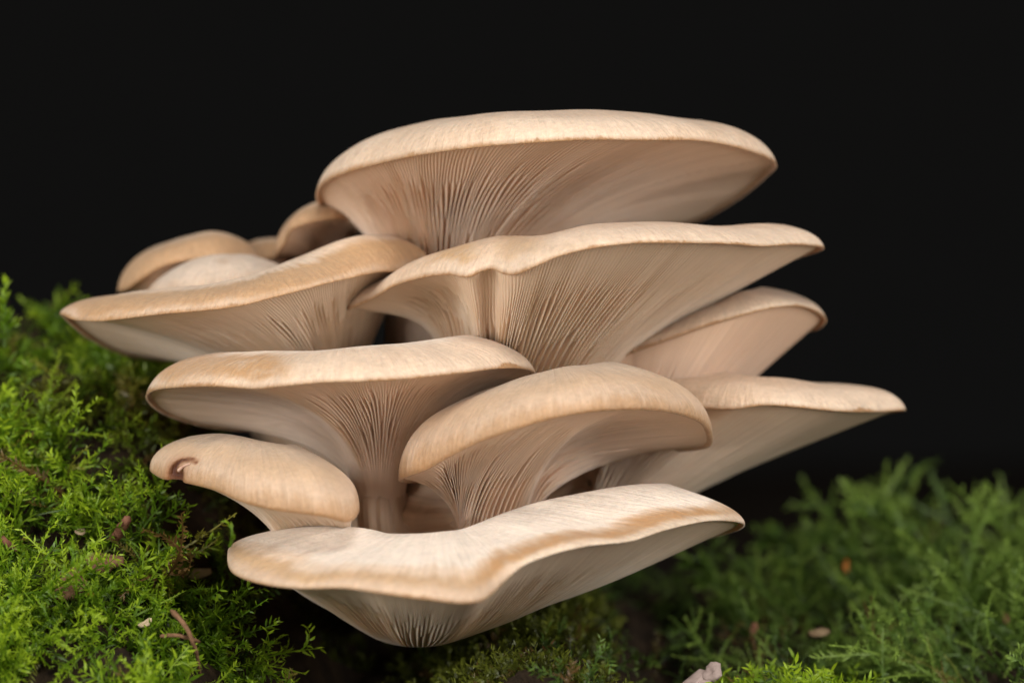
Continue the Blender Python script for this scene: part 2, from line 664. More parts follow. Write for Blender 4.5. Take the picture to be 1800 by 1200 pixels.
    spacing = np.linalg.norm(du, axis=2) / (np.roll(fs, -1) - np.roll(fs, 1) + (np.roll(fs, -1) < np.roll(fs, 1)) * 1.0)[:, None] / n0
    # lamellae at three lengths
    r3 = np.random.default_rng(seed + 40)
    phase = (fs * n0)[:, None] + 0.55 * np.sin(tt * 5 + 6.28 * r3.uniform())[None] * 0.3 + \
        0.10 * np.sin((fs * n0)[:, None] * 0.9 + tt[None] * 7.0) * 1.0 + \
        0.05 * np.sin((fs * n0)[:, None] * 2.3 + tt[None] * 16.0)
    gi = np.floor(phase).astype(int) % n0
    f = phase - np.floor(phase)
    rt = r3.uniform(0, 1, (n0, 4))
    width = np.clip(0.00042 / np.maximum(spacing, 1e-5), 0.08, 0.6)

    def ridge(dst, wd):
        return np.clip(1.15 - dst / wd, 0, 1) ** 0.8
    h = ridge(np.minimum(f, 1 - f), width)
    t1 = (0.50 + 0.28 * rt[gi, 0])
    h = np.maximum(h, ridge(np.abs(f - 0.5), width) * (1 - sstep(t1 - 0.10, t1 + 0.03, tt[None])))
    for cpos, col_ in ((0.25, 1), (0.75, 2)):
        t2 = (0.22 + 0.26 * rt[gi, col_])
        h = np.maximum(h, ridge(np.abs(f - cpos), width) * (1 - sstep(t2 - 0.08, t2 + 0.03, tt[None])))
    env = (0.13 + 0.87 * sstep(0.06, 0.52, tt)) * (1 - sstep(fade[0], fade[1], tt)) * sstep(0.0, 0.03, tt)
    gd_ = depth * env[None] * (0.75 + 0.5 * rt[gi, 3])
    tall = (0.85 + 0.15 * rt[gi, 3])
    G = G - nn * (gd_ * (1 - h * tall))[..., None]
    if base_round:
        ex = [Sc + dg * rs * math.cos(a_) * ell + np.array([0, 0.97, 0.12]) * rs * base_round * math.sin(a_) for a_ in np.linspace(0.14, 1.56, 11)]
    else:
        ex = [A3 - axis * 0.003 - dg * rs * 0.012, A3 - axis * 0.007 - dg * rs * 0.05]
    G = np.concatenate([G] + [e_[:, None] for e_ in ex], 1)
    tt = np.concatenate([tt, np.ones(len(ex))])
    NT += len(ex)
    UVg = np.stack([np.broadcast_to(fs[:, None], G.shape[:2]), np.broadcast_to(tt[None], G.shape[:2])], -1)
    og = mesh_np("gills", G.reshape(-1, 3), grid_faces(len(fs), NT), gillm, root, UVg.reshape(-1, 2))
    og["kind"] = "stuff"
    # --- stem
    NS = 72
    si = (np.arange(NS) * NR // NS)
    sd = dirs[si]
    aa = np.arctan2(sd[:, 1], sd[:, 0])
    aa = np.unwrap(aa)
    sgn = 1 if aa[-1] > aa[0] else -1
    aa = aa[0] + sgn * np.arange(NS) / NS * 2 * np.pi
    pts = np.array([W(*s[:3]) for s in stem])
    rad = np.array([s[3] for s in stem]) * 0.01
    # the stem begins a little inside the gill funnel
    pts = np.concatenate([[pts[0] + axis * 0.004], pts])
    rad = np.concatenate([[rad[0] * 0.97], rad * 1.0])
    rad[0] *= 0.97
    rad[1] *= 1.0
    if base_round:
        rad[:2] *= 0.42
    M = 26
    Tq = np.linspace(0, len(pts) - 1, M)

    def cr(A, t):
        i = np.clip(np.floor(t).astype(int), 0, len(A) - 2)
        uu = (t - i)
        if A.ndim > 1:
            uu = uu[:, None]
        p0 = A[np.clip(i - 1, 0, len(A) - 1)]
        p1 = A[i]
        p2 = A[i + 1]
        p3 = A[np.clip(i + 2, 0, len(A) - 1)]
        return 0.5 * (2 * p1 + (p2 - p0) * uu + (2 * p0 - 5 * p1 + 4 * p2 - p3) * uu ** 2 + (3 * p1 - p0 - 3 * p2 + p3) * uu ** 3)
    cp, crd = cr(pts, Tq), cr(rad, Tq)
    tg = nrm(np.gradient(cp, axis=0))
    st = np.zeros((NS, M, 3))
    flute = 1 + 0.035 * np.sin(aa * 9 + seed) + 0.03 * np.sin(aa * 17 + 2 * seed) + 0.05 * np.sin(aa * 3 + seed)
    for k in range(M):
        t_ = tg[k]
        e1 = np.array([1., 0, 0]) - t_[0] * t_
        e1 /= np.linalg.norm(e1)
        e2 = np.cross(t_, e1)
        if e2[1] < 0:
            e2 = -e2
        st[:, k] = cp[k] + (np.cos(aa)[:, None] * e1 + np.sin(aa)[:, None] * e2) * (crd[k] * (1 + (flute - 1) * min(1, k / 9) + 0.018 * np.sin(aa * 27 + 0.8 * np.sin(aa * 5)) * min(1, k / 3) * max(0, 1 - k / 15)))[:, None]
    st[..., 0] = cp[None, :, 0] + (st[..., 0] - cp[None, :, 0]) * (1 + (rsx - 1) * np.clip(1 - np.arange(M) / 9, 0, 1))[None]
    UVs = np.stack([np.broadcast_to((np.arange(NS) / NS * 0.25)[:, None], (NS, M)),
                    np.broadcast_to(np.linspace(0, 1, M)[None], (NS, M))], -1)
    mesh_np("stem", st.reshape(-1, 3), grid_faces(NS, M), stemm, root, UVs.reshape(-1, 2))
    return root


# colours (linear albedo)
CREAM = (0.66, 0.505, 0.38)
BUFF = (0.55, 0.395, 0.28)
TAN = (0.46, 0.285, 0.16)
OCHRE = (0.44, 0.25, 0.115)
PALE = (0.77, 0.67, 0.575)
EDGE = (0.36, 0.20, 0.095)
GREY = (0.52, 0.40, 0.29)
gill_a = flesh_mat("gill_flesh_warm", (0.74, 0.57, 0.455), (0.68, 0.51, 0.40), edge=(0.60, 0.41, 0.28))
gill_b = flesh_mat("gill_flesh_grey", (0.71, 0.565, 0.445), (0.64, 0.50, 0.385), edge=(0.57, 0.41, 0.28))
stem_m = flesh_mat("stem_flesh", (0.60, 0.43, 0.31), (0.50, 0.35, 0.24), scale=45, blend=(0.63, 0.48, 0.37))

std = [(0.0, EDGE), (0.035, CREAM), (0.25, CREAM), (0.42, BUFF), (0.55, BUFF), (1, GREY)]
m_top = cap_mat("cap_skin_buff", std, blot=TAN, blot_amt=0.42, seed=1)
m_second = cap_mat("cap_skin_cream_ochre", std, blot=OCHRE, blot_amt=0.35, seed=2, stains=((770, 845, 0.16, 0.6, (0.46, 0.27, 0.11), 0.8), (890, 945, 0.15, 0.6, (0.48, 0.29, 0.13), 0.6)))
m_left = cap_mat("cap_skin_tan", [(0, EDGE), (0.04, BUFF), (0.16, TAN), (0.36, (0.47, 0.29, 0.155)), (0.46, CREAM), (0.6, BUFF), (1, GREY)],
                 blot=OCHRE, blot_amt=0.5, seed=3)
m_mid = cap_mat("cap_skin_cream", [(0, EDGE), (0.035, CREAM), (0.2, CREAM), (0.4, CREAM), (0.55, PALE), (1, GREY)],
                blot=TAN, blot_amt=0.35, seed=4.3, stains=((285, 530, 0.12, 0.42, (0.42, 0.235, 0.105), 0.9), (300, 420, 0.02, 0.5, TAN, 0.6)))
m_grey = cap_mat("cap_skin_greyish", [(0, OCHRE), (0.05, TAN), (0.16, BUFF), (0.3, (0.55, 0.385, 0.255)), (0.45, (0.48, 0.36, 0.26)), (1, (0.44, 0.34, 0.26))],
                 blot=TAN, blot_amt=0.35, seed=5)
m_front = cap_mat("cap_skin_banded", [(0, EDGE), (0.03, BUFF), (0.09, BUFF), (0.18, (0.48, 0.315, 0.185)), (0.26, CREAM), (0.32, PALE), (1, PALE)],
                  blot=CREAM, blot_amt=0.25, seed=6, zone=0.7, stains=((850, 1250, 0.14, 0.265, (0.42, 0.23, 0.10), 1.0), (900, 1320, -0.05, 0.11, CREAM, 0.9), (430, 640, 0.12, 0.20, (0.50, 0.32, 0.17), 0.6)))
m_dome = cap_mat("cap_skin_ochre", [(0, EDGE), (0.05, TAN), (0.3, TAN), (0.5, BUFF), (1, GREY)], blot=OCHRE, blot_amt=0.4, seed=7)
m_pale = cap_mat("cap_skin_pale", [(0, TAN), (0.1, BUFF), (0.3, (0.62, 0.51, 0.42)), (1, (0.62, 0.52, 0.44))], blot=BUFF, blot_amt=0.5, seed=8, spots=True)

BASE = (690, 985, 5.5)

# A: the topmost, widest flat cap
mushroom("largest, topmost oyster mushroom, broad flat buff cap with long brown gills under it",
         rim=[(557, 348, 2.0), (576, 317, 0.4), (673, 286, -1.4), (752, 270, -2.4), (848, 258, -3.0), (940, 251, -3.3), (1033, 246, -3.3),
              (1133, 247, -3.0), (1233, 248, -2.2), (1300, 261, -1.2), (1362, 287, 0.6), (1343, 314, 2.6), (1290, 355, 4.2), (1217, 393, 5.5),
              (1080, 425, 6.6), (900, 430, 6.8), (740, 420, 6.2), (610, 395, 4.6)],
         top=[(540, 352), (563, 327), (599, 287), (655, 251), (718, 220), (763, 208), (848, 198), (980, 193), (1033, 193), (1133, 199),
              (1233, 211), (1300, 228), (1343, 254), (1375, 290)],
         centre=(900, 300, 2.2), stem=[(775, 535, 3.2, 1.25), (765, 640, 3.8, 1.2), (735, 800, 4.4, 1.3), BASE + (1.5,)],
         capm=m_top, gillm=gill_a, stemm=stem_m, win=1.7, n0=82, gp=(0.55, 0.30, 0.45), seed=11)

# B: second from the top, wavy
mushroom("second oyster mushroom from the top, wavy notched cap just below the largest",
         rim=[(609, 546, 0.4, .7, 1), (651, 527, -0.6, .9, 1), (692, 503, -1.4, 1.2, 1), (738, 489, -2.2, 1.7, .9), (787, 483, -2.9, 1.7, .5), (828, 486, -3.4), (848, 476, -3.3), (864, 473, -3.3), (884, 481, -3.7),
              (906, 482, -4.0), (938, 470, -4.3), (976, 453, -4.4), (1032, 438, -4.4), (1108, 428, -4.1), (1200, 427, -3.5), (1283, 429, -2.6),
              (1340, 433, -1.8), (1400, 430, -0.8, 1.2), (1447, 437, 0.4, .8), (1383, 461, 2.0), (1330, 487, 3.0), (1270, 520, 4.0), (1150, 545, 5.2), (950, 560, 5.6), (780, 556, 4.4, 1.7, .6), (670, 548, 2.4, 1.7, 1)],
         top=[(600, 550), (620, 526), (662, 491), (707, 477), (756, 451), (805, 432), (862, 418), (957, 413), (1005, 402), (1040, 393), (1100, 390), (1200, 392),
              (1283, 398), (1333, 394), (1400, 398), (1430, 409), (1455, 440)],
         centre=(980, 470, 0.9), stem=[(900, 705, 1.8, 1.75), (860, 800, 2.6, 1.4), (780, 900, 4.2, 1.3), BASE + (1.5,)],
         capm=m_second, gillm=gill_b, stemm=stem_m, win=1.7, n0=94, gp=(0.42, 0.72, 0.35), seed=12)

# C: wide left one
mushroom("long wide oyster mushroom pointing left above the moss, upturned lobe at its right end",
         rim=[(107, 551, 0.8), (132, 562, -0.4), (176, 564, -1.2), (218, 560, -1.7), (287, 552, -2.2), (356, 546, -2.5), (424, 537, -2.6),
              (476, 524, -2.5), (530, 510, -2.3), (580, 497, -1.9), (625, 487, -1.4, 1.3), (668, 478, -0.9, 1.0), (707, 478, -0.3, .9), (748, 458, 1.0, .9),
              (745, 500, 3.2), (640, 560, 4.6), (500, 600, 5.0), (380, 632, 4.9), (280, 634, 4.4), (234, 629, 3.8), (196, 616, 3.2), (150, 590, 2.2)],
         top=[(95, 555), (106, 545), (118, 533), (149, 519), (218, 515), (287, 508), (356, 501), (424, 489), (493, 467), (562, 443), (597, 426), (638, 413), (690, 412), (730, 429), (760, 455)],
         centre=(440, 530, 1.4), stem=[(575, 715, 2.6, 0.95), (620, 790, 3.2, 1.0), (670, 900, 4.6, 1.2), BASE + (1.4,)],
         capm=m_left, gillm=gill_b, stemm=stem_m, win=1.6, n0=96, gp=(0.50, 0.30, 0.45), seed=13)

# G: middle left, pale
mushroom("cream capped oyster mushroom in the middle left with thick fluted stem below it",
         rim=[(260, 703, -0.6, 1.5, .8), (268, 687, -1.8, 1.5, .8), (320, 680, -3.0, 1.5, .6), (387, 679, -3.7, 1.5, .3), (453, 683, -4.2), (503, 678, -4.5), (570, 672, -4.7), (637, 670, -4.8),
              (687, 668, -4.7), (753, 662, -4.4), (815, 655, -3.9), (870, 648, -3.2), (912, 647, -2.5), (939, 656, -1.6),
              (900, 690, 0.2), (800, 720, 1.6), (690, 740, 2.4), (560, 752, 2.5), (477, 757, 2.2), (420, 757, 1.8), (370, 752, 1.4, 1.5, .5), (325, 742, 0.9, 1.5, .7), (285, 726, 0.3, 1.5, .8)],
         top=[(250, 715), (260, 693), (287, 650), (330, 630), (387, 618), (453, 614), (553, 616), (637, 610), (720, 603), (763, 598), (815, 591), (867, 594), (901, 611), (929, 629), (945, 658)],
         centre=(600, 690, -1.2), stem=[(668, 872, 0.2, 0.58), (674, 912, 0.22, 0.66), (712, 945, 1.2, 1.25), BASE + (1.6,)],
         capm=m_mid, gillm=gill_a, stemm=stem_m, win=1.5, n0=82, gp=(0.50, 0.26, 0.52), fade=(0.52, 0.88), seed=14)

# H: centre right
mushroom("domed oyster mushroom at the centre, cap bowed like a hood with gills fanning below",
         rim=[(704, 842, -2.6, 1.6), (746, 826, -3.6), (798, 798, -4.4), (849, 774, -4.9), (901, 756, -5.2), (970, 736, -5.3), (1022, 726, -5.2), (1091, 720, -4.8),
              (1159, 722, -4.1, 2, .4), (1211, 733, -3.2, 2, .7), (1241, 750, -2.2, 2, .9), (1246, 785, -0.8, 2, .9), (1177, 795, 0.6), (1091, 806, 1.6), (980, 812, 2.0),
              (860, 820, 1.6), (770, 838, 0.2), (718, 848, -1.4)],
         top=[(690, 850), (698, 815), (715, 770), (763, 732), (815, 700), (867, 679), (953, 656), (1004, 642), (1073, 637), (1125, 643), (1177, 663), (1211, 687), (1239, 715), (1256, 750)],
         centre=(970, 760, -1.8), stem=[(868, 935, -1.0, 0.95), (815, 945, 0.1, 1.2), (760, 950, 1.3, 1.5), BASE + (1.2,)],
         capm=m_grey, gillm=gill_a, stemm=stem_m, win=2.0, n0=78, q=(0.0, 0.68), gp=(0.42, 0.20, 0.55), seed=15)

# I: right small
mushroom("small blurred oyster mushroom cap tucked behind, right, under the second cap",
         rim=[(1040, 650, 1.3), (1110, 620, 0.8), (1180, 594, 0.3), (1230, 576, -0.1), (1307, 553, -0.5), (1364, 540, -0.3), (1403, 538, 0.2), (1430, 545, 0.9), (1451, 563, 1.9), (1426, 582, 3.0),
              (1391, 582, 3.4), (1340, 600, 4.0), (1260, 625, 4.4), (1150, 645, 4.0), (1060, 660, 2.8)],
         top=[(1000, 670), (1090, 632), (1134, 605), (1192, 572), (1230, 548), (1268, 527), (1303, 510), (1345, 504), (1383, 505), (1422, 518), (1445, 537), (1460, 570)],
         centre=(1270, 580, 2.2), stem=[(1110, 800, 2.8, 1.35), (1050, 860, 3.2, 1.1), (900, 950, 4.2, 1.2), BASE + (1.2,)],
         capm=m_top, gillm=gill_a, stemm=stem_m, win=1.5, n0=70, hi=False, gp=(0.40, 0.80, 0.30), depth=0.0006, seed=16)

# J: right long
mushroom("oyster mushroom reaching farthest right, thin straight cap edge and smooth olive underside",
         rim=[(1070, 724, 0.8), (1150, 716, 0.2), (1200, 714, -0.2), (1245, 718, -0.6), (1288, 719, -0.9), (1345, 712, -1.1), (1403, 716, -1.1), (1479, 723, -0.7), (1537, 724, 0.1, 1.1), (1590, 721, 1.2, .8),
              (1498, 741, 3.0), (1440, 770, 3.8), (1360, 790, 4.6), (1250, 800, 5.0), (1130, 790, 4.2), (1060, 750, 2.4)],
         top=[(1140, 690), (1160, 664), (1184, 656), (1230, 652), (1291, 656), (1345, 665), (1422, 669), (1498, 675), (1537, 680), (1567, 691), (1600, 725)],
         centre=(1330, 735, 2.0), stem=[(1075, 895, 2.6, 1.05), (1000, 925, 3.2, 0.9), (900, 955, 4.2, 0.9), BASE + (1.2,)],
         capm=m_top, gillm=gill_b, stemm=stem_m, win=1.5, n0=70, hi=False, gp=(0.40, 0.85, 0.25), depth=0.0006, seed=17)

# K: lower left
drooping = mushroom("lower left oyster mushroom drooping onto the moss with a brown torn slit at its tip",
         rim=[(266, 826, -1.6, .9), (287, 841, -2.6, 1.1), (330, 849, -3.6, 1.5), (380, 862, -4.3), (420, 880, -4.8), (470, 894, -5.2), (520, 901, -5.4), (570, 908, -5.5), (606, 917, -5.3), (629, 900, -4.3),
              (600, 885, -2.2), (540, 880, -0.6), (460, 872, 0.2), (380, 856, 0.2), (310, 836, -0.4)],
         top=[(255, 830), (265, 820), (273, 803), (297, 777), (330, 764), (380, 762), (453, 775), (520, 784), (570, 798), (603, 817), (623, 840), (636, 880)],
         centre=(450, 840, -2.4), stem=[(560, 985, -1.6, 0.8), (600, 1010, 0.4, 0.8), (650, 1010, 2.8, 0.9), BASE + (1.1,)],
         capm=m_grey, gillm=gill_b, stemm=stem_m, win=2.2, n0=80, hi=False, q=(-0.02, 0.62), gp=(0.42, 0.26, 0.5), depth=0.0016, seed=18)

# L: bottom front
mushroom("lowest oyster mushroom in front, pale upturned cap with brown band along its wavy edge",
         rim=[(402, 975, -3.2, 1.2, .3), (413, 1008, -4.6, 2.2, .45), (471, 1028, -5.8, 3.2, .45), (527, 1034, -6.4, 3.2, .35), (610, 1034, -6.9, 3.2, .2), (666, 1042, -7.2), (749, 1053, -7.5), (820, 1060, -7.5), (846, 1056, -7.3), (864, 1044, -7.0),
              (888, 1020, -6.6), (916, 996, -6.3), (960, 977, -6.0), (1027, 960, -5.6), (1110, 950, -5.0), (1166, 932, -4.5), (1249, 915, -3.4, 2.6), (1306, 920, -2.2, 1.8),
              (1290, 934, -0.9, 1.8), (1193, 960, 0.4), (1110, 985, 1.0), (980, 985, 1.6), (820, 985, 1.8), (660, 985, 1.6), (500, 985, 0.6), (420, 965, -1.2, 1.2)],
         top=[(385, 965), (421, 946), (471, 928), (554, 923), (627, 929), (671, 940), (749, 940), (804, 934), (888, 904), (971, 879), (1082, 857), (1193, 849), (1249, 862), (1293, 892), (1320, 925)],
         centre=(770, 980, -2.6), stem=[(735, 1068, -0.4, 1.30), (705, 1030, 2.4, 1.0), (670, 1030, 4.2, 1.0), (650, 1000, 6.2, 1.4)],
         capm=m_front, gillm=gill_b, stemm=stem_m, win=3.2, n0=132, depth=0.0007, q=(0.02, 0.42), gp=(0.30, 1.35, 0.12, 0.40), rsx=1.2, axis_hint=(0, -0.62, 0.78), base_round=0.62, fade=(0.72, 1.0), dip=1.0, back_drop=4, seed=19)

# D, E, F: behind on the left
mushroom("tan domed oyster mushroom at the far left back, arched over a paler one",
         rim=[(208, 512, 4.2), (225, 507, 3.2), (252, 488, 2.6), (287, 468, 2.3), (328, 458, 2.2), (370, 455, 2.2), (410, 458, 2.6, .75), (450, 468, 3.6, .5),
              (435, 500, 6.0, .6), (370, 510, 7.2), (300, 515, 7.0), (235, 515, 5.8)],
         top=[(200, 520), (206, 508), (218, 487), (242, 460), (273, 436), (314, 417), (366, 405), (400, 409), (428, 422), (450, 445)],
         centre=(330, 480, 4.4), stem=[(420, 620, 5.0, .8), (480, 720, 5.2, .8), (580, 860, 5.5, 1.0), BASE + (1.1,)],
         capm=m_dome, gillm=gill_a, stemm=stem_m, win=1.15, dip=1.0, n0=60, hi=False, depth=0.001, seed=20)
mushroom("pale speckled oyster mushroom cap at the left, half hidden behind the long left cap",
         rim=[(256, 522, 2.2), (270, 535, 1.2), (310, 538, 0.6), (370, 535, 0.4), (430, 530, 0.6), (490, 520, 1.2), (525, 500, 2.2), (500, 505, 3.8), (420, 515, 4.6), (340, 520, 4.4), (280, 520, 3.4)],
         top=[(245, 530), (257, 508), (266, 491), (294, 467), (328, 455), (373, 446), (424, 444), (476, 446), (517, 453), (540, 480)],
         centre=(390, 490, 2.4), stem=[(500, 640, 3.8, .8), (540, 720, 4.6, .8), (620, 860, 5.0, 1.0), BASE + (1.1,)],
         capm=m_pale, gillm=gill_b, stemm=stem_m, win=1.5, n0=60, hi=False, depth=0.001, seed=21, q=(0.2, 0.6), back_drop=4, dip=0.2)
mushroom("small ochre oyster mushroom with folded edge, peeking out left of the largest cap",
         rim=[(486, 448, 3.4, .5, 1), (500, 428, 2.9, .5, 1), (512, 404, 2.5, .6, 1), (535, 394, 2.3, .8, 1), (558, 388, 2.3, .9, 1), (590, 384, 2.5, .9, 1), (620, 388, 3.0, .9, 1), (632, 400, 3.8, .9, 1), (610, 425, 5.4, .9, 1), (560, 440, 5.8, .9, 1), (515, 448, 5.4, .9, 1), (490, 452, 4.4, .6, 1)],
         top=[(470, 462), (480, 440), (491, 418), (505, 394), (522, 370), (540, 361), (556, 355), (590, 350), (640, 360)],
         centre=(562, 405, 4.2), stem=[(585, 490, 4.9, .5), (590, 600, 5.0, .6), (640, 800, 5.0, .8), BASE + (1.0,)],
         capm=m_dome, gillm=gill_a, stemm=stem_m, win=0.9, n0=50, hi=False, depth=0.001, seed=22)
mushroom("tiny tan oyster mushroom sliver between the tan dome and the ochre folded cap",
         rim=[(425, 452, 4.8), (445, 455, 4.2), (470, 456, 4.0), (498, 450, 4.2), (515, 440, 5.0), (500, 446, 6.2), (465, 452, 6.6), (435, 454, 6.0)],
         top=[(415, 450), (438, 427), (455, 421), (480, 417), (495, 417), (510, 425), (525, 445)],
         centre=(470, 440, 5.2), stem=[(500, 540, 5.0, .5), (540, 660, 5.2, .6), (620, 840, 5.4, .8), BASE + (1.0,)],
         capm=m_dome, gillm=gill_a, stemm=stem_m, win=0.8, n0=40, hi=False, depth=0.0008, seed=23)

# ------------------------------------------------------------------ moss
def shoot_template(seed, L=1.0, nleaf=22, leaf=0.20, branches=0, droop=0.5, wid=0.055, curl=0.4):
    """one moss shoot of length about L growing along +z; returns V, F(tri), tipness"""
    r = np.random.default_rng(seed)
    V, Fc, T = [], [], []

    def strand(p0, dirv, ln, nl, lf, drp, lv0, lv1):
        n = 8
        pts = [np.array(p0, float)]
        d = np.array(dirv, float)
        side = r.normal(size=3)
        for i in range(n):
            d = d + side * 0.10 * curl + np.array([drp * 0.16, 0, -drp * 0.07])
            d = d / np.linalg.norm(d)
            pts.append(pts[-1] + d * ln / n)
        pts = np.array(pts)
        tan = nrm(np.gradient(pts, axis=0))
        ref = nrm(r.normal(size=3))
        s = nrm(np.cross(tan, ref))
        b = np.cross(tan, s)
        base = len(V)
        for i in range(n + 1):
            w = 0.017 * (1 - 0.75 * i / n) * ln ** 0.5
            for k in range(3):
                a = k * 2.094
                V.append(pts[i] + (s[i] * math.cos(a) + b[i] * math.sin(a)) * w)
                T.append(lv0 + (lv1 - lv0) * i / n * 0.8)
        for i in range(n):
            for k in range(3):
                a0, a1 = base + i * 3 + k, base + i * 3 + (k + 1) % 3
                Fc.append((a0, a1, a1 + 3))
                Fc.append((a0, a1 + 3, a0 + 3))
        for j in range(nl):
            f = 0.12 + 0.88 * (j + r.uniform(0, .6)) / nl
            f = min(f, 1.0)
            x = f * n
            i = min(int(x), n - 1)
            p = pts[i] + (pts[i + 1] - pts[i]) * (x - i)
            t, ss, bb = tan[i], s[i], b[i]
            sg = 1 if j % 2 else -1
            az = r.normal() * 0.55
            out = sg * (ss * math.cos(az) + bb * math.sin(az))
            ld = nrm(t * r.uniform(0.55, 1.1) + out * r.uniform(0.6, 1.1))
            ll = lf * (1 - 0.40 * f) * r.uniform(0.7, 1.3)
            ww = ll * r.uniform(0.075, 0.125) * wid / 0.055
            c = nrm(np.cross(ld, np.cross(t, out) + r.normal(size=3) * 0.5))
            up = np.cross(c, ld)
            q = len(V)
            bend = r.uniform(-.15, .45)
            m1 = p + ld * ll * 0.30 + up * ll * bend * .16
            m2 = p + ld * ll * 0.66 + up * ll * bend * .10
            V.extend([p, m1 + c * ww, m1 - c * ww, m2 + c * ww * .75, m2 - c * ww * .75, p + ld * ll * .97 - up * ll * bend * .45])
            tv = lv0 + (lv1 - lv0) * f
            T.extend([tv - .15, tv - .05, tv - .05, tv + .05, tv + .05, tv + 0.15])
            Fc.extend([(q, q + 1, q + 2), (q + 1, q + 3, q + 2), (q + 2, q + 3, q + 4), (q + 3, q + 5, q + 4)])
        return pts, tan, s, b

    pts, tan, s, b = strand((0, 0, 0), (r.normal() * .15, r.normal() * .15, 1), L, nleaf, leaf, droop, 0.1, 0.9)
    for k in range(branches):
        f = 0.22 + 0.68 * (k + r.uniform(0, .4)) / max(branches, 1)
        i = int(f * 8)
        sg = 1 if k % 2 else -1
        dv = tan[i] * 0.75 + sg * s[i] * 0.8 + r.normal(size=3) * 0.15
        strand(pts[i], nrm(dv), L * (0.55 - 0.33 * f) * r.uniform(.8, 1.2), max(6, int(nleaf * .5)), leaf * .8, droop * .6, 0.35, 0.95)
    return np.array(V), np.array(Fc), np.clip(np.array(T), 0, 1)


TPL_SHORT = [shoot_template(100 + i, nleaf=17, leaf=0.30, branches=0, droop=random.uniform(.2, 1.3), wid=.060, curl=1.5) for i in range(8)]
TPL_FEATHER = [shoot_template(200 + i, nleaf=17, leaf=0.20, branches=4, droop=random.uniform(.3, 1.2), wid=.060, curl=1.4) for i in range(8)]
TPL_CUSHION = [shoot_template(300 + i, nleaf=12, leaf=0.34, branches=0, droop=.2, wid=.08) for i in range(6)]
TPL_FROND = [shoot_template(400 + i, nleaf=46, leaf=0.085, branches=5, droop=random.uniform(.0, .6), wid=.050) for i in range(6)]


TPL_LONG = [shoot_template(500 + i, nleaf=44, leaf=0.085, branches=3, droop=random.uniform(.6, 1.6), wid=.075, curl=1.6) for i in range(8)]


def scatter(name, mat, tpls, P, Dv, L, tone, roll=None, brown=None):
    Vs, Fs, Cs = [], [], []
    off = 0
    ti = rng.integers(0, len(tpls), len(P))
    if roll is None:
        roll = rng.uniform(0, 2 * np.pi, len(P))
    for k in range(len(P)):
        v, f, t = tpls[ti[k]]
        z = Dv[k] / np.linalg.norm(Dv[k])
        a = np.array([1., 0, 0]) if abs(z[0]) < .9 else np.array([0, 1., 0])
        x = np.cross(a, z)
        x /= np.linalg.norm(x)
        y = np.cross(z, x)
        c, s = math.cos(roll[k]), math.sin(roll[k])
        Rm = np.stack([x * c + y * s, -x * s + y * c, z])
        Vs.append((v * L[k]) @ Rm + P[k])
        Fs.append(f + off)
        off += len(v)
        cc = np.zeros((len(v), 4))
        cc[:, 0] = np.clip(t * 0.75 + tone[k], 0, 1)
        cc[:, 1] = 0
        cc[:, 2] = 0 if brown is None else brown[k]
        cc[:, 3] = 1
        Cs.append(cc)
    return mesh_np(name, np.concatenate(Vs), np.concatenate(Fs), mat, None, None, np.concatenate(Cs), smooth=False)


moss_bright = leaf_mat("moss_leaf_bright", (0.018, 0.038, 0.003), (0.118, 0.230, 0.008), (0.37, 0.515, 0.024))
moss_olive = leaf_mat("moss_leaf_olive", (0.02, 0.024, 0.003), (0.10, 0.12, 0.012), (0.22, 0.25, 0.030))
moss_deep = leaf_mat("moss_leaf_deep", (0.014, 0.028, 0.006), (0.10, 0.18, 0.028), (0.29, 0.42, 0.075))


def clump(x, d, sc=1.0):
    return np.sin(x * .021 * sc + 1.3 * np.sin(d * .9)) * np.sin(d * 1.35 * sc + x * .008) + \
        0.6 * np.sin(x * .05 * sc - d * 1.1) * np.sin(d * 2.9 * sc + 2)


def grow(n, xr, dr, dens):
    out_x, out_d = [], []
    while len(out_x) < n:
        x = rng.uniform(*xr, 4000)
        d = rng.uniform(*dr, 4000)
        k = rng.uniform(0, 1, 4000) < dens(x, d)
        out_x.extend(x[k])
        out_d.extend(d[k])
    return np.array(out_x[:n]), np.array(out_d[:n])


BLOBS_GAP = [(hit(*p)[1:], r_) for p, r_ in (((235, 865), 34), ((285, 905), 40), ((150, 800), 26), ((120, 742), 26), ((130, 1045), 34), ((200, 1000), 26), ((330, 880), 36), ((265, 770), 30), ((105, 1080), 24))]
BLOBS_DEAD = [(hit(*p)[1:], r_) for p, r_ in (((270, 745), 60), ((220, 720), 45), ((95, 730), 32), ((310, 790), 45), ((140, 1035), 30))]


def blobs(x, d, bl):
    out = 0 * x
    for (bx, bd_), r_ in bl:
        out = np.maximum(out, np.exp(-((x - bx) / r_) ** 2 - ((d - bd_) / (r_ * 0.022)) ** 2))
    return out


# left slope: bright feather moss
def dens_left(x, d):
    edge = np.interp(d, [-14, -7, -3, 0, 3, 8], [495, 480, 460, 405, 350, 310])
    return sstep(edge + 40, edge - 90, x) * (0.03 + 0.97 * sstep(-0.55, 0.35, clump(x, d))) * (1 - 0.93 * blobs(x, d, BLOBS_GAP))


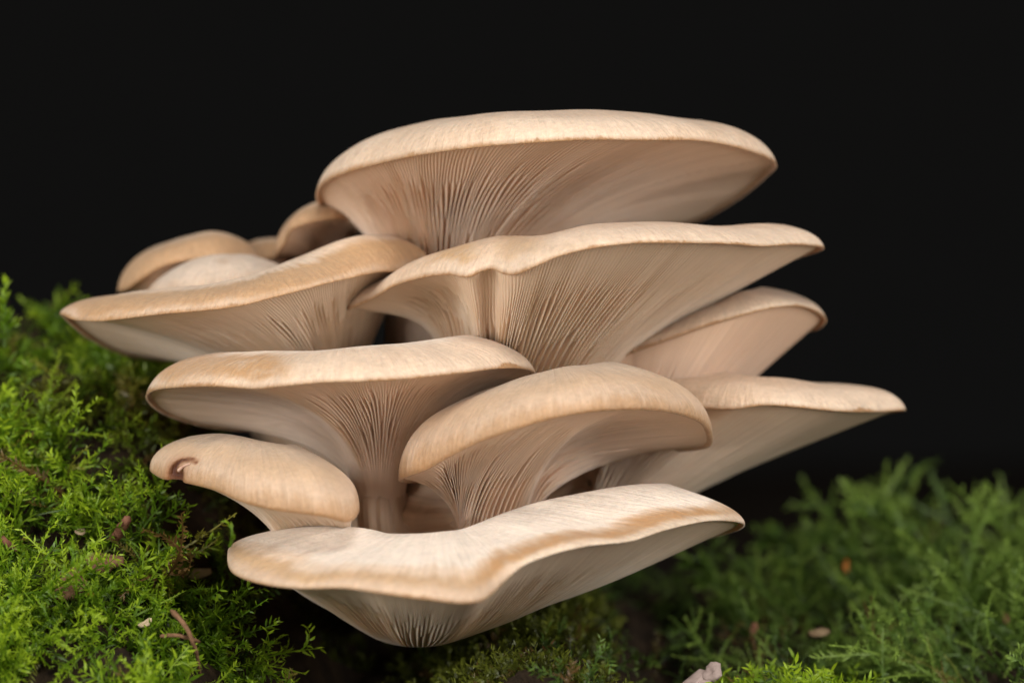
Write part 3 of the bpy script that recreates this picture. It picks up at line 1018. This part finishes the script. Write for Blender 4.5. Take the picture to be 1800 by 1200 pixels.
def put(name, mat, n, xr, dr, dens, tpls, lr, up, tone_f, jitter=0.45, lean=(0, -0.25, 0), sink=0.001, flow=0.75, lscale=None):
    x, d = grow(n, xr, dr, dens)
    P = ground_xyz(x, d)
    nv = ground_normal(x, d)
    D = nrm(nv * (1 - up) + np.array([0, 0, 1.0]) * up + rng.normal(size=P.shape) * jitter + np.array(lean))
    fa = 2.2 * np.sin(x * .013 + 1.7 * np.sin(d * .8)) + 1.9 * np.sin(d * 1.1 - x * .006 + 1)
    D = nrm(D + flow * np.stack([np.cos(fa), np.sin(fa) * .8, -.25 + 0 * fa], -1))
    L = lr[0] + (lr[1] - lr[0]) * rng.beta(1.3, 2.2, len(x)) * 1.25
    if lscale is not None:
        L = L * lscale(x, d)
    tone = tone_f(x, d) + rng.normal(size=len(x)) * 0.16
    br = (rng.uniform(0, 1, len(x)) < 0.05) * rng.uniform(.4, 1, len(x))
    br = np.clip(br + 0.8 * blobs(x, d, BLOBS_DEAD) * rng.uniform(.4, 1.1, len(x)), 0, 1)
    o = scatter(name, mat, tpls, P - nv * sink, D, L, tone, brown=br)
    o["kind"] = "stuff"
    return o


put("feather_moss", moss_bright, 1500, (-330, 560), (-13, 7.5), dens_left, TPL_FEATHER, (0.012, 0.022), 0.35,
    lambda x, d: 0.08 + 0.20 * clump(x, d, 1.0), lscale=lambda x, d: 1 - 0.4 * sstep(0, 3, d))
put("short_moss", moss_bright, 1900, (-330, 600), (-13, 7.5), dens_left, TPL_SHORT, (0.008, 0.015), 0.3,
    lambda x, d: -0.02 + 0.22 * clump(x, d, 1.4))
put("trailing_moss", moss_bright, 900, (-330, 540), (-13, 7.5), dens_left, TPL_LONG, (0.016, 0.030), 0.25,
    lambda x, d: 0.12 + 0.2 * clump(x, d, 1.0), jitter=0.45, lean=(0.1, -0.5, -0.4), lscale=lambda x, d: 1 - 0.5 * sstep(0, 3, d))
# behind, below the cluster: dim olive growth on the bank and under the lowest cap
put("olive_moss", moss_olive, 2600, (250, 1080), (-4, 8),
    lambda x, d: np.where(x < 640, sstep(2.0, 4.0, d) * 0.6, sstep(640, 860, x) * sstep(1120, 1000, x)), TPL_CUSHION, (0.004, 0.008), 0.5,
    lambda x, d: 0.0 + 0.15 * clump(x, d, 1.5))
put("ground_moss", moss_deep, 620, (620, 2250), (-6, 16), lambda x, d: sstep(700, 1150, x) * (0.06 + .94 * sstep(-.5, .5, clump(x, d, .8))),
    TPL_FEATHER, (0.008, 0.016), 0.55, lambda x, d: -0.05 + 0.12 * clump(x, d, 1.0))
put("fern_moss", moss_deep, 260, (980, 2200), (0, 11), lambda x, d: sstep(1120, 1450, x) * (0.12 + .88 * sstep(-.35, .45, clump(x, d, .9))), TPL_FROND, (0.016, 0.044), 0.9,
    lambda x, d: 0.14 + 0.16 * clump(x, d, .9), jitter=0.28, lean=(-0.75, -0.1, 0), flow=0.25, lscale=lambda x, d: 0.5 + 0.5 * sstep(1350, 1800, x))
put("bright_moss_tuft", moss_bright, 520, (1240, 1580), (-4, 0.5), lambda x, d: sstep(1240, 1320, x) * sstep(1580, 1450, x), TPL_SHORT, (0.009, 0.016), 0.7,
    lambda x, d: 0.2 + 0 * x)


# ------------------------------------------------------------------ single fronds
def bez_path(pts, n=14):
    pts = np.asarray(pts, float)
    t = np.linspace(0, 1, n)[:, None]
    return bez4(pts[0], pts[1], pts[2], pts[3], t)


def frond(label, px_pts, mat, nleaf=70, leaf=0.0042, thick=0.00035, tone=0.0, seed=0, group=None, side=10):
    """px_pts: four (x, y, depth) control points, base to tip"""
    r = np.random.default_rng(seed)
    path = bez_path([W(*p) for p in px_pts])
    root = empty("moss_frond", path[0], label, "moss frond", group)
    n = len(path)

    def tube(path, r0, r1, V, Fc, T, t0, t1):
        tan = nrm(np.gradient(path, axis=0))
        ref = nrm(np.array([0.3, 1.0, 0.2]))
        s_ = nrm(np.cross(tan, ref))
        b_ = np.cross(tan, s_)
        base = len(V)
        m = len(path)
        for i in range(m):
            w = r0 + (r1 - r0) * i / (m - 1)
            for k in range(5):
                a = k * 2 * math.pi / 5
                V.append(path[i] + (s_[i] * math.cos(a) + b_[i] * math.sin(a)) * w)
                T.append(t0 + (t1 - t0) * i / (m - 1))
        for i in range(m - 1):
            for k in range(5):
                a0, a1 = base + i * 5 + k, base + i * 5 + (k + 1) % 5
                Fc.append((a0, a1, a1 + 5))
                Fc.append((a0, a1 + 5, a0 + 5))
        return tan, s_, b_

    def leaves(path, tan, s_, b_, nl, lf, V, Fc, T, t0, t1):
        m = len(path)
        for j in range(nl):
            f = 0.08 + 0.92 * (j + r.uniform(0, .6)) / nl
            x = min(f, 1) * (m - 1)
            i = min(int(x), m - 2)
            p = path[i] + (path[i + 1] - path[i]) * (x - i)
            az = r.uniform(0, 6.28)
            out = s_[i] * math.cos(az) + b_[i] * math.sin(az)
            ld = nrm(tan[i] * r.uniform(.7, 1.3) + out * r.uniform(.4, 1.0))
            ll = lf * (1 - .5 * f) * r.uniform(.7, 1.3)
            ww = ll * r.uniform(.12, .2)
            c = nrm(np.cross(ld, r.normal(size=3)))
            up = np.cross(c, ld)
            q = len(V)
            mid = p + ld * ll * .42 + up * ll * .05
            V.extend([p, mid + c * ww, mid - c * ww, p + ld * ll - up * ll * r.uniform(-.2, .3)])
            tv = t0 + (t1 - t0) * f + tone
            T.extend([tv - .1, tv, tv, tv + .1])
            Fc.append((q, q + 1, q + 3))
            Fc.append((q, q + 3, q + 2))

    SV, SF, ST, LV, LF, LT = [], [], [], [], [], []
    tan, s_, b_ = tube(path, thick, thick * .3, SV, SF, ST, 0.25, 0.6)
    leaves(path, tan, s_, b_, nleaf, leaf, LV, LF, LT, .25, .85)
    ln = np.linalg.norm(np.diff(path, axis=0), axis=1).sum()
    for k in range(side):
        f = .25 + .68 * k / max(side, 1)
        i = int(f * (n - 1))
        sg = 1 if k % 2 else -1
        dv = nrm(tan[i] + sg * s_[i] * r.uniform(.5, .9) + b_[i] * r.normal() * .4)
        l2 = ln * (.34 - .24 * f) * r.uniform(.7, 1.2)
        pp = path[i] + dv * np.linspace(0, 1, 5)[:, None] * l2 + np.array([0, 0, -.25]) * (np.linspace(0, 1, 5)[:, None] ** 2) * l2
        t2, s2, b2 = tube(pp, thick * .6, thick * .25, SV, SF, ST, .3, .6)
        leaves(pp, t2, s2, b2, max(8, int(nleaf * .3)), leaf * .8, LV, LF, LT, .35, .9)

    def colr(T):
        c = np.zeros((len(T), 4))
        c[:, 0] = np.clip(T, 0, 1)
        c[:, 3] = 1
        return c
    mesh_np("stem", SV, SF, mat, root, None, colr(ST))
    o = mesh_np("leaves", LV, LF, mat, root, None, colr(LT), smooth=False)
    o["kind"] = "stuff"
    return root


FG = "single moss fronds standing up out of the moss"
frond("tallest feathery moss frond on the right, arching left against the black", [(1690, 1190, 7), (1640, 1050, 7.5), (1580, 920, 8), (1482, 852, 8.5)], moss_deep, 100, .0048, .0005, 0.02, 1, FG, 14)
frond("blurred moss frond arching left between the tallest frond and the lowest mushroom", [(1560, 1180, 8), (1540, 1060, 8.5), (1490, 960, 9), (1415, 915, 9.5)], moss_deep, 90, .0048, .0005, -.02, 2, FG, 14)
frond("drooping dark green moss frond nearest the right tip of the lowest mushroom", [(1450, 1170, 9), (1440, 1040, 9.5), (1400, 960, 10), (1325, 925, 10.5)], moss_deep, 90, .0048, .0005, -.1, 3, FG, 14)
frond("upright moss frond rising through the middle of the tallest frond's base", [(1620, 1200, 9), (1600, 1080, 9.5), (1590, 980, 10), (1575, 880, 10.5)], moss_deep, 90, .0046, .0005, -.06, 4, FG, 12)
frond("bushy moss frond at the right edge of the picture, light green tip", [(1800, 1210, 4), (1800, 1110, 4.5), (1790, 1030, 5), (1768, 955, 5.5)], moss_deep, 110, .0048, .0005, .06, 5, FG, 16)
frond("shorter moss frond leaning left, just inside the right edge frond", [(1790, 1190, 5), (1770, 1100, 5.5), (1735, 1020, 6), (1672, 990, 6.5)], moss_deep, 90, .0045, .0005, 0.0, 6, FG, 12)
frond("low moss frond under the right tip of the lowest mushroom", [(1330, 1190, 6), (1310, 1090, 6.5), (1270, 1010, 7), (1190, 970, 7.5)], moss_deep, 90, .0048, .0005, -.05, 7, FG, 12)
frond("thin diagonal moss strand crossing the dark gap at lower right", [(1600, 1180, 2), (1580, 1120, 2.5), (1560, 1080, 3), (1535, 1060, 3.5)], moss_deep, 40, .003, .0004, .15, 8, FG, 4)
frond("single pale green moss shoot sticking up at the far left edge", [(8, 610, 2.0), (12, 570, 2.0), (6, 530, 2.0), (10, 488, 2.0)], moss_bright, 36, .0036, .0004, .05, 9, FG, 2)
frond("curved moss shoot hooking over the left end of the lowest mushroom", [(404, 960, -5.0), (414, 938, -5.2), (406, 916, -5.2), (391, 915, -5.1)], moss_bright, 12, .0022, .0004, .05, 10, FG, 0)

# ------------------------------------------------------------------ debris
m_dull = plain_mat("dull_leaf", (0.10, 0.06, 0.03), (0.30, 0.22, 0.13), 420, 0.8, .8, .0006)
m_twig = plain_mat("twig_bark", (0.07, 0.035, 0.018), (0.24, 0.13, 0.07), 500, 0.8, .8, .0006)
m_red = plain_mat("reddish_bark", (0.09, 0.035, 0.02), (0.22, 0.10, 0.06), 420, 0.75, .8, .0006)
m_pale = plain_mat("pale_bark_chip", (0.36, 0.26, 0.16), (0.62, 0.49, 0.33), 420, 0.75, .8, .0006)
m_orange = plain_mat("orange_needle", (0.26, 0.075, 0.012), (0.50, 0.17, 0.03), 300, 0.6, .5, .0004)
m_stone = plain_mat("pinkish_stone", (0.24, 0.18, 0.16), (0.42, 0.33, 0.30), 260, 0.85, .8, .0008)
m_scar = plain_mat("torn_brown_flesh", (0.05, 0.02, 0.008), (0.20, 0.08, 0.03), 700, 0.6, .8, .0006)


def twig(name, label, cat, pts, r0, r1, mat, seed=0, group=None, parent=None):
    r = np.random.default_rng(seed)
    path = bez_path([W(*p) for p in pts], 16)
    path = path + r.normal(size=path.shape) * r0 * .07
    tan = nrm(np.gradient(path, axis=0))
    s_ = nrm(np.cross(tan, np.array([.2, 1, .1])))
    b_ = np.cross(tan, s_)
    V, Fc = [], []
    k = 8
    for i in range(len(path)):
        f = i / (len(path) - 1)
        w = (r0 + (r1 - r0) * f) * (1 if 0 < i < len(path) - 1 else .55)
        for j in range(k):
            a = j * 2 * math.pi / k
            V.append(path[i] + (s_[i] * math.cos(a) + b_[i] * math.sin(a) * .8) * w * (1 + r.normal() * .05))
    F4 = [(i * k + j, i * k + (j + 1) % k, (i + 1) * k + (j + 1) % k, (i + 1) * k + j) for i in range(len(path) - 1) for j in range(k)]
    n0_ = len(V)
    V.append(path[0] - tan[0] * r0 * .3)
    V.append(path[-1] + tan[-1] * r1 * .3)
    for j in range(k):
        F4.append((n0_, (j + 1) % k, j, j))
        F4.append((n0_ + 1, n0_ - k + j, n0_ - k + (j + 1) % k, n0_ - k + (j + 1) % k))
    # triangles for the caps
    tri = []
    for f in F4:
        if f[2] == f[3]:
            tri.append(f[:3])
        else:
            tri.append((f[0], f[1], f[2]))
            tri.append((f[0], f[2], f[3]))
    o = mesh_np(name, V, tri, mat, parent)
    if parent is None:
        tag(o, label, cat, group)
    return o


def chip(name, label, cat, px, py, size, mat, seed, lift=0.001, elong=1.6, thick=.3, tilt=0.6, group=None, at_d=None):
    r = np.random.default_rng(seed)
    if at_d is None:
        p, xx, d = hit(px, py)
    else:
        p = W(px, py, at_d)
    p = p + np.array([0, -lift * 1.5, lift])
    nu, nv = 14, 9
    V = []
    a1, a2, a3 = r.uniform(0, 6.28, 3)
    for i in range(nu):
        for j in range(nv):
            th, ph = 2 * math.pi * i / nu, math.pi * (j + .0) / (nv - 1) - math.pi / 2
            rad = 1 + .16 * math.sin(2 * th + a1) + .11 * math.sin(3 * th + a2) + .10 * math.sin(5 * th + 3 * ph + a3)
            c = abs(math.cos(ph)) ** .55
            v = np.array([elong * math.cos(th) * c, math.sin(th) * c, thick * math.copysign(abs(math.sin(ph)) ** .6, ph)]) * rad
            v[2] += .12 * v[0] ** 2 - .05 * v[0] * v[1]
            V.append(v * size)
    V = np.array(V)
    rz, rx = r.uniform(0, 3.14), tilt + r.normal() * .2
    M1 = np.array([[math.cos(rz), -math.sin(rz), 0], [math.sin(rz), math.cos(rz), 0], [0, 0, 1]])
    M2 = np.array([[1, 0, 0], [0, math.cos(rx), -math.sin(rx)], [0, math.sin(rx), math.cos(rx)]])
    V = V @ M1.T @ M2.T + p
    return tag(mesh_np(name, V, grid_faces(nu, nv), mat), label, cat, group)


def on(px, py, up=0.25):
    """control point resting on the moss seen at that pixel"""
    p, xx, d = hit(px, py)
    return (px, py, d - up)


def d_at(px, py, up=0.4):
    return hit(px, py)[2] - up


dd = d_at(212, 930, 1.2)
twig("twig", "short reddish twig stub poking out of the moss left of the drooping mushroom", "twig",
     [(200, 950, dd + .4), (208, 936, dd), (216, 924, dd - .2), (227, 908, dd - .3)], .0013, .0010, m_red, 1)
dd = d_at(340, 1130, 2.2)
twig("twig", "long thin curved brown twig in the lower left moss", "twig",
     [(300, 1072, dd), (330, 1095, dd - .3), (345, 1130, dd - .4), (352, 1185, dd)], .00065, .0004, m_twig, 2)
twig("twig", "short dark twig lying flat just above the thin curved one", "twig",
     [(282, 1118, dd), (305, 1112, dd - .2), (330, 1118, dd - .2), (352, 1128, dd)], .0005, .0004, m_twig, 4)
dd = d_at(20, 955, 1.5)
twig("twig", "brown twig bit at the far left edge of the moss", "twig",
     [(2, 945, dd), (12, 952, dd - .2), (18, 958, dd - .2), (30, 966, dd)], .0008, .0006, m_red, 5)
chip("bark_chip", "pale tan bark chip on the moss left of the lowest mushroom", "bark chip", 350, 1022, .0019, m_pale, 11, .002)
chip("bark_chip", "small beige crumb of bark in the bottom left moss", "bark chip", 262, 1122, .0010, m_pale, 12, .004)
chip("bark_chip", "dark brown bark flake in a hollow of the lower left moss", "bark chip", 125, 1050, .0034, m_twig, 13, .003)
chip("bark_chip", "brown bark flake above the hollow, ringed by moss", "bark chip", 188, 1010, .0030, m_twig, 14, .003)
chip("bark_chip", "tiny whitish crumb in the middle of the left moss", "bark chip", 148, 962, .0009, m_pale, 15, .004)
chip("bark_chip", "orange brown flake below the bark flake in the left moss", "bark chip", 163, 1065, .0009, m_orange, 17, .003)
chip("stone", "larger pinkish grey stone at the bottom edge right of centre", "stone", 1222, 1210, .0034, m_stone, 118, .0, 1.6, .45, .5, at_d=-2.5)
chip("stone", "smaller upright pinkish stone beside the larger one", "stone", 1252, 1182, .0020, m_stone, 119, .0, 1.3, .6, 1.2, at_d=-2.3)
chip("leaf_scrap", "bright orange leaf scrap caught on a blurred moss frond", "leaf scrap", 1488, 995, .0009, m_orange, 20, 0, 1.7, .14, 1.2, at_d=7.6)
chip("leaf_scrap", "small rusty leaf scrap near the right edge of the picture", "leaf scrap", 1768, 1086, .0009, m_red, 22, 0, 1.5, .25, 1.1, at_d=2.5)
chip("leaf_scrap", "dull brown leaf scrap lying above the bright moss tuft", "leaf scrap", 1440, 1112, .0013, m_dull, 23, 0, 2.3, .12, .5, at_d=2.0)
chip("leaf_scrap", "small reddish speck of leaf left of the bright moss tuft", "leaf scrap", 1326, 1104, .0012, m_red, 25, 0, 1.2, .2, .9, at_d=3.0)

# torn slit in the cap of the drooping mushroom
from mathutils.bvhtree import BVHTree
cap_o = [c for c in drooping.children if c.name.startswith("cap")][0]
off = Vector(cap_o.location) + Vector(drooping.location)
bvh = BVHTree.FromPolygons([v.co + off for v in cap_o.data.vertices], [tuple(p.vertices) for p in cap_o.data.polygons])


def on_cap(px, py, lift=0.0):
    o_ = Vector((0, -CAM_D, CZ))
    d_ = (Vector([float(c) for c in W(px, py, 0)]) - o_).normalized()
    loc = bvh.ray_cast(o_, d_)[0]
    if loc is None:
        return None
    return (px, py, (loc.y - lift) * 100)


def surface_strip(name, pxs, r0, r1, mat, lift, seed):
    pts = [on_cap(*p, lift) for p in pxs]
    if any(p is None for p in pts):
        print("strip missed", name, pts)
        last = [p for p in pts if p is not None]
        pts = [p if p is not None else (q[0], q[1], last[-1][2]) for p, q in zip(pts, pxs)]
    twig(name, None, None, pts, r0, r1, mat, seed, parent=drooping)


scar = np.array([W(*on_cap(*p)) for p in ((346, 812), (336, 808), (326, 808), (316, 811), (308, 818), (302, 827), (299, 836), (305, 839), (313, 839))])
seg = np.concatenate([a + (b - a) * np.linspace(0, 1, 12)[:, None] for a, b in zip(scar[:-1], scar[1:])])
wid = np.interp(np.arange(len(seg)), [0, 30, 60, len(seg) - 1], [.0003, .0006, .0017, .0018])
co = np.empty(len(cap_o.data.vertices) * 3, np.float32)
cap_o.data.vertices.foreach_get("co", co)
co = co.reshape(-1, 3) + np.array(off)
dd2 = np.linalg.norm(co[:, None] - seg[None], axis=2) / wid[None]
near = dd2.min(1)
stain = np.exp(-(near / 2.6) ** 2) * 0.55 + np.exp(-near ** 2) * 0.45
pit = np.exp(-(near / 1.0) ** 2)
wid_v = wid[dd2.argmin(1)]
co = co + (pit * wid_v * 1.5)[:, None] * np.array([0.25, 0.85, 0.2])
cap_o.data.vertices.foreach_set("co", (co - np.array(off)).astype(np.float32).ravel())
att = cap_o.data.color_attributes.new("tint", 'FLOAT_COLOR', 'POINT')
att.data.foreach_set("color", np.stack([stain, pit, 0 * pit, 0 * pit + 1], 1).astype(np.float32).ravel())
cap_o.data.update()
mk = m_grey.copy()
mk.name = "cap_skin_torn"
cap_o.data.materials[0] = mk
ntk = mk.node_tree
bk = ntk.nodes["Principled BSDF"]
src = bk.inputs['Base Color'].links[0].from_socket
vc = N(ntk, "ShaderNodeVertexColor", layer_name="tint")
sp_ = N(ntk, "ShaderNodeSeparateColor")
ntk.links.new(vc.outputs[0], sp_.inputs[0])
c1 = mixc(ntk, sp_.outputs[0], src, (0.30, 0.10, 0.02))
c1 = mixc(ntk, sp_.outputs[1], c1, (0.07, 0.014, 0.003))
ntk.links.new(c1, bk.inputs['Base Color'])
m_fleck = plain_mat("pale_torn_flesh", (0.45, 0.24, 0.17), (0.66, 0.46, 0.36), 600, 0.6, .5, .0004)
surface_strip("torn_flap", [(334, 815), (325, 817), (319, 821), (313, 828)], .0002, .00045, m_fleck, .0002, 33)
